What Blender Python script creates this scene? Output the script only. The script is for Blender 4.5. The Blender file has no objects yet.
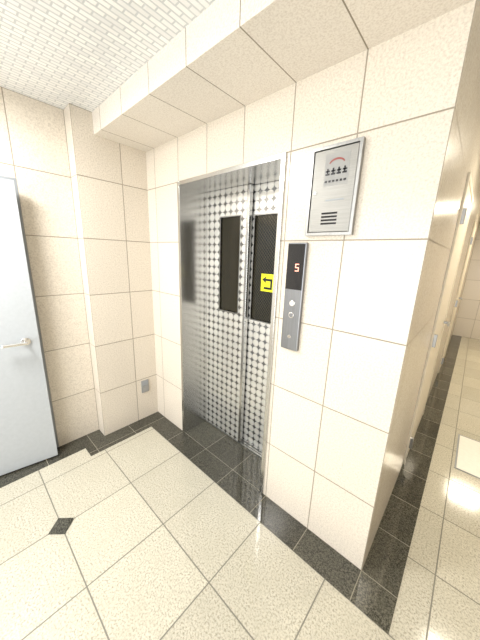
import bpy, math, bmesh
from mathutils import Matrix, Vector
S=bpy.context.scene
S.view_settings.view_transform='Standard'
S.view_settings.look='None'
S.view_settings.exposure=0.22

# ---------------------------------------------------------------- materials
def newmat(name):
    m=bpy.data.materials.new(name); m.use_nodes=True
    nt=m.node_tree; b=nt.nodes['Principled BSDF']
    return m,nt,b
def math_n(nt,op,a,b=None,clamp=False):
    n=nt.nodes.new('ShaderNodeMath'); n.operation=op; n.use_clamp=clamp
    for i,v in enumerate((a,b)):
        if v is None: continue
        if isinstance(v,(int,float)): n.inputs[i].default_value=v
        else: nt.links.new(v,n.inputs[i])
    return n.outputs[0]
def mix_col(nt,f,a,b):
    n=nt.nodes.new('ShaderNodeMix'); n.data_type='RGBA'
    for s,v in ((0,f),(6,a),(7,b)):
        if isinstance(v,(int,float)): n.inputs[s].default_value=v
        elif isinstance(v,tuple): n.inputs[s].default_value=(*v,1)
        else: nt.links.new(v,n.inputs[s])
    return n.outputs[2]
def noise(nt,co,scale,detail=3,rough=.6):
    n=nt.nodes.new('ShaderNodeTexNoise'); n.inputs['Scale'].default_value=scale
    n.inputs['Detail'].default_value=detail; n.inputs['Roughness'].default_value=rough
    nt.links.new(co,n.inputs['Vector']); return n.outputs['Fac']
def ramp(nt,f,p0,p1):
    n=nt.nodes.new('ShaderNodeMapRange'); nt.links.new(f,n.inputs[0])
    n.inputs[1].default_value=p0; n.inputs[2].default_value=p1; return n.outputs[0]
def simple(name,col,rough=.5,metal=0,emit=None,es=0):
    m,nt,b=newmat(name)
    tc=nt.nodes.new('ShaderNodeTexCoord')
    n=noise(nt,tc.outputs['Object'],40,3)
    c=mix_col(nt,ramp(nt,n,.3,.7),tuple(x*.96 for x in col),tuple(min(1,x*1.03) for x in col))
    nt.links.new(c,b.inputs['Base Color'])
    b.inputs['Roughness'].default_value=rough; b.inputs['Metallic'].default_value=metal
    if emit: b.inputs['Emission Color'].default_value=(*emit,1); b.inputs['Emission Strength'].default_value=es
    return m
def tile_mat(name,col,col2,joint,axes,jw=.004,rough=.3,speck=220,speckamt=(.35,.7),tonevar=.06,big=None,bigr=(.35,.75),bigamt=.45):
    """axes: three entries (offset,size) or None; joint lines live on real surface coordinates"""
    m,nt,b=newmat(name)
    tc=nt.nodes.new('ShaderNodeTexCoord'); g=nt.nodes.new('ShaderNodeNewGeometry')
    co=tc.outputs['Object']
    sp=nt.nodes.new('ShaderNodeSeparateXYZ'); nt.links.new(co,sp.inputs[0])
    sn=nt.nodes.new('ShaderNodeSeparateXYZ'); nt.links.new(g.outputs['True Normal'],sn.inputs[0])
    jt=None; cells=[]
    for i,a in enumerate(axes):
        if a is None: cells.append(0.0); continue
        off,size=a
        d=math_n(nt,'SUBTRACT',sp.outputs[i],off)
        pp=math_n(nt,'PINGPONG',d,size/2)
        line=math_n(nt,'LESS_THAN',pp,jw/2)
        nab=math_n(nt,'ABSOLUTE',sn.outputs[i])
        msk=math_n(nt,'LESS_THAN',nab,.5)
        line=math_n(nt,'MULTIPLY',line,msk)
        jt=line if jt is None else math_n(nt,'MAXIMUM',jt,line)
        cells.append(math_n(nt,'MULTIPLY',math_n(nt,'FLOOR',math_n(nt,'DIVIDE',d,size)),msk))
    cb=nt.nodes.new('ShaderNodeCombineXYZ')
    for i,c in enumerate(cells):
        if isinstance(c,float): cb.inputs[i].default_value=c
        else: nt.links.new(c,cb.inputs[i])
    wn=nt.nodes.new('ShaderNodeTexWhiteNoise'); nt.links.new(cb.outputs[0],wn.inputs[0])
    n1=noise(nt,co,speck,2,.7); n2=noise(nt,co,9,4,.6)
    f=ramp(nt,n1,*speckamt)
    c=mix_col(nt,f,col2,col)
    if big:
        c=mix_col(nt,math_n(nt,'MULTIPLY',ramp(nt,n2,*bigr),bigamt),c,big)
    t=math_n(nt,'ADD',math_n(nt,'MULTIPLY',wn.outputs[0],tonevar),1-tonevar)
    hs=nt.nodes.new('ShaderNodeHueSaturation'); nt.links.new(c,hs.inputs['Color']); nt.links.new(t,hs.inputs['Value'])
    c=hs.outputs[0]
    c=mix_col(nt,jt,c,joint)
    h=math_n(nt,'MULTIPLY',jt,-1)
    bp=nt.nodes.new('ShaderNodeBump'); bp.inputs['Distance'].default_value=.002; bp.inputs['Strength'].default_value=.5
    nt.links.new(h,bp.inputs['Height']); nt.links.new(bp.outputs[0],b.inputs['Normal'])
    nt.links.new(math_n(nt,'ADD',math_n(nt,'MULTIPLY',jt,.5),rough,True),b.inputs['Roughness'])
    nt.links.new(c,b.inputs['Base Color'])
    return m
CR=(.76,.695,.595); CR2=(.56,.50,.42); JT=(.30,.26,.20)
M_wall=tile_mat('wall_tile',CR,CR2,JT,[(.12,.3),(.1,.3),(0,.4)],jw=.0055,speck=120,speckamt=(.30,.58),big=(.68,.62,.53),tonevar=.06,rough=.22)
M_soff=tile_mat('soffit_tile',(.84,.79,.71),(.68,.62,.54),JT,[(.12,.3),None,None],jw=.005,rough=.4,speck=140,speckamt=(.30,.58))
M_floor=tile_mat('floor_granite_tile',(.67,.635,.525),(.30,.28,.22),(.20,.19,.155),[(.2,.4),(-.16,.4),None],jw=.006,rough=.11,speck=120,speckamt=(.30,.56),tonevar=.12,big=(.53,.50,.40),bigamt=.6)
M_gran=tile_mat('dark_granite',(.17,.16,.125),(.020,.022,.018),(.24,.22,.17),[(.12,.3),(.0,.3),None],jw=.004,rough=.05,speck=150,speckamt=(.38,.64),tonevar=.4,big=(.11,.105,.08))
def ceil_mat():
    m,nt,b=newmat('ceiling_relief_board')
    tc=nt.nodes.new('ShaderNodeTexCoord')
    mp=nt.nodes.new('ShaderNodeMapping'); nt.links.new(tc.outputs['Object'],mp.inputs[0]); mp.inputs['Rotation'].default_value=(0,0,math.radians(90))
    br=nt.nodes.new('ShaderNodeTexBrick'); nt.links.new(mp.outputs[0],br.inputs[0])
    br.inputs['Color1'].default_value=(.93,.93,.91,1); br.inputs['Color2'].default_value=(.80,.81,.81,1); br.inputs['Mortar'].default_value=(.60,.62,.63,1)
    br.inputs['Scale'].default_value=1; br.inputs['Brick Width'].default_value=.075; br.inputs['Row Height'].default_value=.026; br.inputs['Mortar Size'].default_value=.004
    br.inputs['Mortar Smooth'].default_value=.3
    nt.links.new(br.outputs[0],b.inputs['Base Color'])
    bp=nt.nodes.new('ShaderNodeBump'); bp.inputs['Distance'].default_value=.003; bp.invert=True; bp.inputs['Strength'].default_value=.6
    nt.links.new(br.outputs['Fac'],bp.inputs['Height']); nt.links.new(bp.outputs[0],b.inputs['Normal'])
    b.inputs['Roughness'].default_value=.3
    return m
M_ceil=ceil_mat()
def steel(name,col=(.55,.56,.57),rough=.28,stretch=(200,200,3),metal=1.0):
    m,nt,b=newmat(name)
    tc=nt.nodes.new('ShaderNodeTexCoord'); mp=nt.nodes.new('ShaderNodeMapping')
    nt.links.new(tc.outputs['Object'],mp.inputs[0]); mp.inputs['Scale'].default_value=stretch
    n=noise(nt,mp.outputs[0],2,3)
    c=mix_col(nt,ramp(nt,n,.3,.7),tuple(x*.85 for x in col),tuple(x*1.1 for x in col))
    nt.links.new(c,b.inputs['Base Color']); b.inputs['Metallic'].default_value=metal
    r=math_n(nt,'ADD',math_n(nt,'MULTIPLY',n,.15),rough-.07); nt.links.new(r,b.inputs['Roughness'])
    return m
M_steel=steel('brushed_steel',(.60,.60,.59),.22); M_steel_b=steel('satin_steel',(.34,.34,.33),.36)
M_box=steel('intercom_steel',(.29,.285,.265),.45,(3,200,200),.7)
M_panel=steel('call_panel_steel',(.26,.27,.285),.33)
M_chrome=simple('chrome',(.8,.8,.8),.12,1)
def dots():
    m,nt,b=newmat('circle_etched_steel')
    tc=nt.nodes.new('ShaderNodeTexCoord'); sp=nt.nodes.new('ShaderNodeSeparateXYZ'); nt.links.new(tc.outputs['Object'],sp.inputs[0])
    P=.056
    a=math_n(nt,'PINGPONG',sp.outputs[0],P/2); c=math_n(nt,'PINGPONG',sp.outputs[2],P/2)
    a=math_n(nt,'MULTIPLY',a,a); c=math_n(nt,'MULTIPLY',c,c)
    d=math_n(nt,'SQRT',math_n(nt,'ADD',a,c))
    ins=ramp(nt,d,P*.51,P*.45)
    ring=math_n(nt,'MULTIPLY',math_n(nt,'GREATER_THAN',d,P*.27),.2)
    n=noise(nt,tc.outputs['Object'],5,3)
    inc=mix_col(nt,ring,(.84,.83,.79),(.52,.52,.50))
    col=mix_col(nt,ins,(.24,.242,.24),inc)
    col=mix_col(nt,math_n(nt,'MULTIPLY',ramp(nt,n,.35,.7),.3),col,(.42,.42,.41))
    nt.links.new(col,b.inputs['Base Color'])
    nt.links.new(math_n(nt,'ADD',math_n(nt,'MULTIPLY',ins,.25),.22),b.inputs['Roughness'])
    b.inputs['Metallic'].default_value=.85
    return m
M_dots=dots()
def wireglass():
    m,nt,b=newmat('wired_dark_glass')
    tc=nt.nodes.new('ShaderNodeTexCoord'); sp=nt.nodes.new('ShaderNodeSeparateXYZ'); nt.links.new(tc.outputs['Object'],sp.inputs[0])
    s=math_n(nt,'ADD',sp.outputs[0],math_n(nt,'MULTIPLY',sp.outputs[2],.9)); t=math_n(nt,'SUBTRACT',sp.outputs[0],math_n(nt,'MULTIPLY',sp.outputs[2],.9))
    l=math_n(nt,'MAXIMUM',math_n(nt,'LESS_THAN',math_n(nt,'PINGPONG',s,.011),.0015),math_n(nt,'LESS_THAN',math_n(nt,'PINGPONG',t,.011),.0008))
    col=mix_col(nt,l,(.008,.008,.006),(.08,.068,.04)); nt.links.new(col,b.inputs['Base Color'])
    b.inputs['Roughness'].default_value=.12; b.inputs['Specular IOR Level'].default_value=.3
    return m
M_wglass=wireglass()
M_door=simple('grey_blue_door_paint',(.42,.445,.465),.45)
M_frame=simple('grey_frame_paint',(.30,.32,.34),.45)
M_black=simple('black_plastic',(.01,.01,.012),.2)
M_rub=simple('dark_interior',(.02,.02,.02),.8)
M_yel=simple('yellow_sticker_vinyl',(.80,.80,.02),.4)
M_red=simple('dark_red_print',(.26,.05,.04),.4)
M_redled=simple('indicator_led',(.9,.3,.2),.4,0,(1,.42,.34),1.4)
M_white=simple('white_print',(.75,.75,.74),.5)
M_socket=simple('grey_socket_plastic',(.30,.30,.29),.5)
M_paint=simple('cream_service_door_paint',(.70,.64,.53),.4)
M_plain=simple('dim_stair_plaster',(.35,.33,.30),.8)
M_plate=simple('floor_hatch_white',(.82,.80,.74),.35)
M_lamp=simple('lamp_diffuser',(1,1,1),.4,0,(1,.97,.92),6)

# ---------------------------------------------------------------- geometry
def link(o,parent=None):
    S.collection.objects.link(o)
    if parent: o.parent=parent
    return o
def boxes(name,lst,mat,parent=None,bevel=0):
    vs=[];fs=[];k=0
    for x0,x1,y0,y1,z0,z1 in lst:
        vs+=[(x0,y0,z0),(x1,y0,z0),(x1,y1,z0),(x0,y1,z0),(x0,y0,z1),(x1,y0,z1),(x1,y1,z1),(x0,y1,z1)]
        fs+=[tuple(k+i for i in f) for f in ((3,2,1,0),(4,5,6,7),(0,1,5,4),(1,2,6,5),(2,3,7,6),(3,0,4,7))]
        k+=8
    me=bpy.data.meshes.new(name); me.from_pydata(vs,[],fs); me.materials.append(mat)
    o=bpy.data.objects.new(name,me); link(o,parent)
    if bevel:
        b=o.modifiers.new('bevel','BEVEL'); b.width=bevel; b.segments=2
    return o
def prism(name,pts,y0,y1,mat,parent=None,bevel=0):
    n=len(pts); vs=[(x,y0,z) for x,z in pts]+[(x,y1,z) for x,z in pts]
    fs=[tuple(range(n)),tuple(range(2*n-1,n-1,-1))]+[(i,i+n,(i+1)%n+n,(i+1)%n) for i in range(n)]
    me=bpy.data.meshes.new(name); me.from_pydata(vs,[],fs); me.materials.append(mat)
    bm=bmesh.new(); bm.from_mesh(me); bmesh.ops.recalc_face_normals(bm,faces=bm.faces); bm.to_mesh(me); bm.free()
    o=bpy.data.objects.new(name,me); link(o,parent)
    if bevel:
        b=o.modifiers.new('bevel','BEVEL'); b.width=bevel; b.segments=2; b.limit_method='ANGLE'
    return o
def disc(name,cx,cz,r,y0,y1,mat,parent=None,n=28,bevel=0):
    return prism(name,[(cx+r*math.cos(2*math.pi*i/n),cz+r*math.sin(2*math.pi*i/n)) for i in range(n)],y0,y1,mat,parent,bevel)
def empty(name,loc=(0,0,0),rot=0):
    e=bpy.data.objects.new(name,None); e.location=loc; e.rotation_euler=(0,0,rot); e.empty_display_size=.1; return link(e)

H=2.4; YB=-3.2; YE=6.0; XR=3.3
boxes('floor',[(-1.0,XR+.1,YB-.1,YE+.1,-.1,0)],M_floor)
boxes('ceiling',[(-1.0,XR+.1,YB-.1,YE+.1,H,H+.1)],M_ceil)
boxes('wall_front',[(0,.42,0,.35,0,H),(1.30,1.92,0,.35,0,H),(.42,1.30,0,.35,2.0,H)],M_wall)
boxes('wall_corridor',[(1.77,1.92,.35,YE,0,H)],M_wall)
boxes('wall_pillar',[(-.3,0,-.5,.35,0,H)],M_wall)
boxes('wall_left',[(-.3,-.12,-.80,-.5,0,H),(-.3,-.12,-1.74,-.80,1.93,H),(-.3,-.12,YB,-1.74,0,H)],M_wall)
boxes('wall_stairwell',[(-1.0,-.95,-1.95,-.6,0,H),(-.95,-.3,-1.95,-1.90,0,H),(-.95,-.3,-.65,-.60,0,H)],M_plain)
boxes('wall_right',[(XR,XR+.1,YB,YE,0,H)],M_wall)
boxes('wall_end',[(1.92,XR,YE,YE+.1,0,H)],M_wall)
boxes('wall_back',[(-.12,.3,YB-.1,YB,0,H),(2.9,XR,YB-.1,YB,0,H),(.3,2.9,YB-.1,YB,2.2,H)],M_wall)
boxes('trim_soffit',[(0,1.92,-.37,-.0005,2.27,H-.0005)],M_soff)
W=.16
boxes('trim_floor_border',[(0,1.92+W,-W,0,0,.002),(1.92,1.92+W,0,YE,0,.002),(0,W,-.5-W,-W,0,.002),(-.12,0,-.5-W,-.5,0,.002),(-.12,.04,-1.9,-.5-W,0,.002),(.42,1.30,0,.235,0,.002)],M_gran)
dm=.065
me=bpy.data.meshes.new('trim_floor_diamond_inlay'); me.from_pydata([(.6-dm,-.96,.002),(.6,-.96-dm,.002),(.6+dm,-.96,.002),(.6,-.96+dm,.002)],[],[(0,1,2,3)]); me.materials.append(M_gran)
link(bpy.data.objects.new('trim_floor_diamond_inlay',me))

# ---------------------------------------------------------------- elevator
E=empty('elevator_entrance')
T=.025
boxes('jamb_left',[(.42,.42+T,-.012,.32,.002,2.0)],M_steel,E,.002)
boxes('jamb_right',[(1.30-T,1.30,-.012,.32,.002,2.0)],M_steel,E,.002)
boxes('lintel',[(.42+T,1.30-T,-.012,.32,2.0-T,2.0)],M_steel,E,.002)
boxes('threshold_sill',[(.42+T,1.30-T,.235,.25,.002,.010),(.42+T,1.30-T,.256,.272,.002,.010),(.42+T,1.30-T,.278,.292,.002,.010),(.42+T,1.30-T,.298,.32,.002,.010)],M_steel_b,E)
boxes('shaft_backing',[(.42,1.30,.325,.34,0,2.0)],M_rub,E)
def panel(nm,x0,x1,y0,y1,z0,z1,wx0,wx1,wz0,wz1):
    boxes('panel_'+nm,[(x0,wx0,y0,y1,z0,z1),(wx1,x1,y0,y1,z0,z1),(wx0,wx1,y0,y1,z0,wz0),(wx0,wx1,y0,y1,wz1,z1)],M_dots,E)
    boxes('window_glass_'+nm,[(wx0,wx1,y0+.010,y0+.014,wz0,wz1)],M_wglass,E)
    r=.007
    boxes('window_rim_'+nm,[(wx0-r,wx0,y0-.002,y0+.01,wz0-r,wz1+r),(wx1,wx1+r,y0-.002,y0+.01,wz0-r,wz1+r),(wx0,wx1,y0-.002,y0+.01,wz0-r,wz0),(wx0,wx1,y0-.002,y0+.01,wz1,wz1+r)],M_steel_b,E)
panel('left',.446,.850,.24,.268,.012,1.973,.60,.795,1.10,1.785)
boxes('panel_edge_left',[(.850,.875,.237,.270,.012,1.973)],M_steel,E,.002)
panel('right',.83,1.274,.28,.308,.012,1.973,.892,1.13,1.07,1.785)
# sticker
K=empty('warning_sticker')
sx,sz,sy=1.025,1.345,.2895
boxes('sticker_base',[(sx-.06,sx+.06,sy-.0008,sy,sz-.06,sz+.06)],M_yel,K)
boxes('arrow_body',[(sx-.03,sx+.035,sy-.0016,sy-.0008,sz+.012,sz+.028),(sx+.02,sx+.035,sy-.0016,sy-.0008,sz-.03,sz+.012),(sx-.035,sx+.035,sy-.0016,sy-.0008,sz-.045,sz-.03)],M_black,K)
prism('arrow_head',[(sx-.05,sz+.02),(sx-.02,sz+.042),(sx-.02,sz-.002)],sy-.0017,sy-.0008,M_black,K)

# ---------------------------------------------------------------- call panel
C=empty('elevator_call_panel')
x0,x1,z0,z1=1.357,1.457,1.048,1.59
boxes('plate',[(x0,x1,-.022,-.0005,z0,z1)],M_panel,C,.004)
boxes('display_glass',[(x0+.004,x1-.004,-.0255,-.022,1.365,1.584)],M_black,C,.002)
def seg(lst): boxes('display_digit',[(x0+.052+a*.02,x0+.052+b*.02,-.0262,-.0255,1.455+c*.036,1.455+d*.036) for a,b,c,d in lst],M_redled,C)
seg([(0,1,.88,1),(0,.2,.56,.88),(0,1,.44,.56),(.8,1,.12,.44),(0,1,0,.12)])
for i,z in enumerate((1.295,1.235)):
    disc('button_ring_%d'%i,(x0+x1)/2,z,.015,-.0245,-.022,M_chrome,C,bevel=.001)
    disc('button_cap_%d'%i,(x0+x1)/2,z,.011,-.027,-.0245,M_white if i==0 else M_panel,C,bevel=.001)
disc('key_switch',(x0+x1)/2,1.12,.009,-.025,-.022,M_chrome,C)
boxes('key_slot',[((x0+x1)/2-.0015,(x0+x1)/2+.0015,-.0256,-.025,1.114,1.126)],M_black,C)
# ---------------------------------------------------------------- intercom box
B=empty('emergency_intercom_box')
a0,a1,b0,b1=1.443,1.656,1.62,1.975
boxes('frame',[(a0,a0+.012,-.024,-.0005,b0,b1),(a1-.012,a1,-.024,-.0005,b0,b1),(a0+.012,a1-.012,-.024,-.0005,b0,b0+.012),(a0+.012,a1-.012,-.024,-.0005,b1-.012,b1)],M_steel_b,B)
boxes('cover',[(a0+.0145,a1-.0145,-.020,-.001,b0+.0145,b1-.0145)],M_box,B,.002)
cx=(a0+a1)/2+.01; F=-.020
boxes('label_badge',[(cx-.05,cx+.052,F-.0004,F,b1-.155,b1-.035)],M_socket,B)
F2=F-.0004
arc=[]
for i in range(13):
    t=math.radians(15+i*150/12); arc.append((cx+.034*math.cos(t),b1-.074+.022*math.sin(t)))
for i in range(12,-1,-1):
    t=math.radians(15+i*150/12); arc.append((cx+.030*math.cos(t),b1-.076+.017*math.sin(t)))
for i in range(12):
    prism('label_arc_%d'%i,[arc[i],arc[i+1],arc[24-i],arc[25-i]],F2-.0008,F2,M_red,B)
txt=[]
for i in range(4):
    q=cx-.045+i*.024; z=b1-.114
    txt+=[(q,q+.018,F2-.0008,F2,z,z+.007),(q,q+.018,F2-.0008,F2,z+.012,z+.018),(q+.005,q+.012,F2-.0008,F2,z+.007,z+.026)]
txt+=[(cx-.045+i*.016,cx-.045+i*.016+.010,F2-.0008,F2,b1-.142,b1-.134) for i in range(6)]
boxes('label_text',txt,M_black,B)
boxes('speaker_slots',[(cx-.045,cx+.025,F-.0008,F,b0+.045+i*.014,b0+.0525+i*.014) for i in range(4)],M_black,B)
boxes('label_strip',[(cx-.035,cx+.045,F-.0008,F,b0+.14,b0+.146)],M_frame,B)
disc('cover_lock',a0+.032,(b0+b1)/2+.0,.007,F-.004,F,M_chrome,B)

# ---------------------------------------------------------------- socket on pillar
O=empty('wall_socket')
boxes('plate',[(.0005,.008,-.155,-.085,.265,.385)],M_socket,O,.002)
boxes('cover_flap',[(.008,.018,-.148,-.092,.275,.33)],M_socket,O,.002)
boxes('receptacle',[(.008,.012,-.146,-.094,.336,.376)],M_frame,O,.001)

# ---------------------------------------------------------------- grey door (ajar)
ang=math.atan2(.858,.142)
D=empty('door_1',(-.152,-1.688,0),ang)
boxes('leaf',[(0,.87,0,.04,.015,1.895)],M_door,D,.002)
disc('handle_rose',.80,.93,.026,-.008,0,M_chrome,D,bevel=.002)
disc('handle_neck',.80,.93,.010,-.05,-.008,M_chrome,D)
boxes('handle_lever',[(.685,.812,-.062,-.044,.920,.940)],M_chrome,D,.006)
for i,z in enumerate((.25,1.0,1.7)):
    boxes('hinge_%d'%i,[(-.012,.004,-.006,.01,z-.05,z+.05)],M_steel_b,D,.002)
boxes('trim_door_frame',[(-.3,-.1195,-.815,-.7995,.002,1.93),(-.3,-.1195,-1.74,-1.715,.002,1.93),(-.3,-.1195,-1.715,-.815,1.91,1.93)],M_frame)

# ---------------------------------------------------------------- corridor details
for y0,nm in ((1.0,'door_2'),(3.3,'door_3')):
    P=empty(nm)
    y1=y0+.85
    boxes('leaf',[(1.9205,1.930,y0,y1,.01,2.0)],M_paint,P,.002)
    boxes('casing',[(1.9205,1.933,y0-.04,y0-.005,.002,2.04),(1.9205,1.933,y1+.005,y1+.04,.002,2.04),(1.9205,1.933,y0-.005,y1+.005,2.005,2.04)],M_paint,P,.002)
    boxes('hinges',[(1.930,1.952,y0-.012,y0+.01,z-.045,z+.045) for z in (.18,1.0,1.8)],M_steel_b,P,.002)
    boxes('handle',[(1.930,1.975,y1-.09,y1-.07,.99,1.01),(1.962,1.975,y1-.19,y1-.09,.99,1.01)],M_steel_b,P,.003)
G=empty('floor_hatch')
boxes('hatch_frame',[(2.22,2.23,1.2,1.74,.001,.004),(2.67,2.68,1.2,1.74,.001,.004),(2.23,2.67,1.2,1.21,.001,.004),(2.23,2.67,1.73,1.74,.001,.004)],M_frame,G)
boxes('hatch_lid',[(2.232,2.668,1.212,1.728,.001,.004)],M_plate,G)

# ---------------------------------------------------------------- lamps
def ceiling_lamp(x,y,p,sz,col):
    L=empty('ceiling_lamp')
    boxes('housing',[(x-sz/2-.02,x+sz/2+.02,y-sz/2-.02,y+sz/2+.02,H-.03,H-.001)],M_white,L,.004)
    boxes('diffuser',[(x-sz/2,x+sz/2,y-sz/2,y+sz/2,H-.036,H-.03)],M_lamp,L)
    l=bpy.data.lights.new('lamp_light','AREA'); l.shape='SQUARE'; l.size=sz; l.energy=p; l.color=col
    o=bpy.data.objects.new('lamp_light',l); o.location=(x,y,H-.045); link(o,L)
ceiling_lamp(.45,-1.45,38,.4,(1,.985,.96))
ceiling_lamp(2.6,1.5,18,.4,(1,.91,.74))
ceiling_lamp(2.6,4.2,24,.4,(1,.88,.66))
l=bpy.data.lights.new('entrance_daylight','AREA'); l.shape='RECTANGLE'; l.size=2.6; l.size_y=2.1; l.energy=62; l.color=(.98,.99,1)
o=bpy.data.objects.new('entrance_daylight',l); o.location=(1.6,YB-.15,1.15); o.rotation_euler=(math.radians(90),0,0); link(o)
w=bpy.data.worlds.new('world'); S.world=w; w.use_nodes=True
w.node_tree.nodes['Background'].inputs[0].default_value=(.95,.97,1,1); w.node_tree.nodes['Background'].inputs[1].default_value=1.3

# ---------------------------------------------------------------- camera
cd=bpy.data.cameras.new('camera'); cam=bpy.data.objects.new('camera',cd); link(cam)
cd.sensor_fit='HORIZONTAL'; cd.sensor_width=36; cd.lens=257.8/480*36; cd.clip_start=.02
f=Vector((-.6463,.7236,-.2422)).normalized(); r=Vector((.7395,.6725,.0348)); r=(r-f*r.dot(f)).normalized(); u=r.cross(f)
M=Matrix(((r.x,u.x,-f.x,2.07),(r.y,u.y,-f.y,-1.155),(r.z,u.z,-f.z,1.52),(0,0,0,1)))
cam.matrix_world=M
S.camera=cam
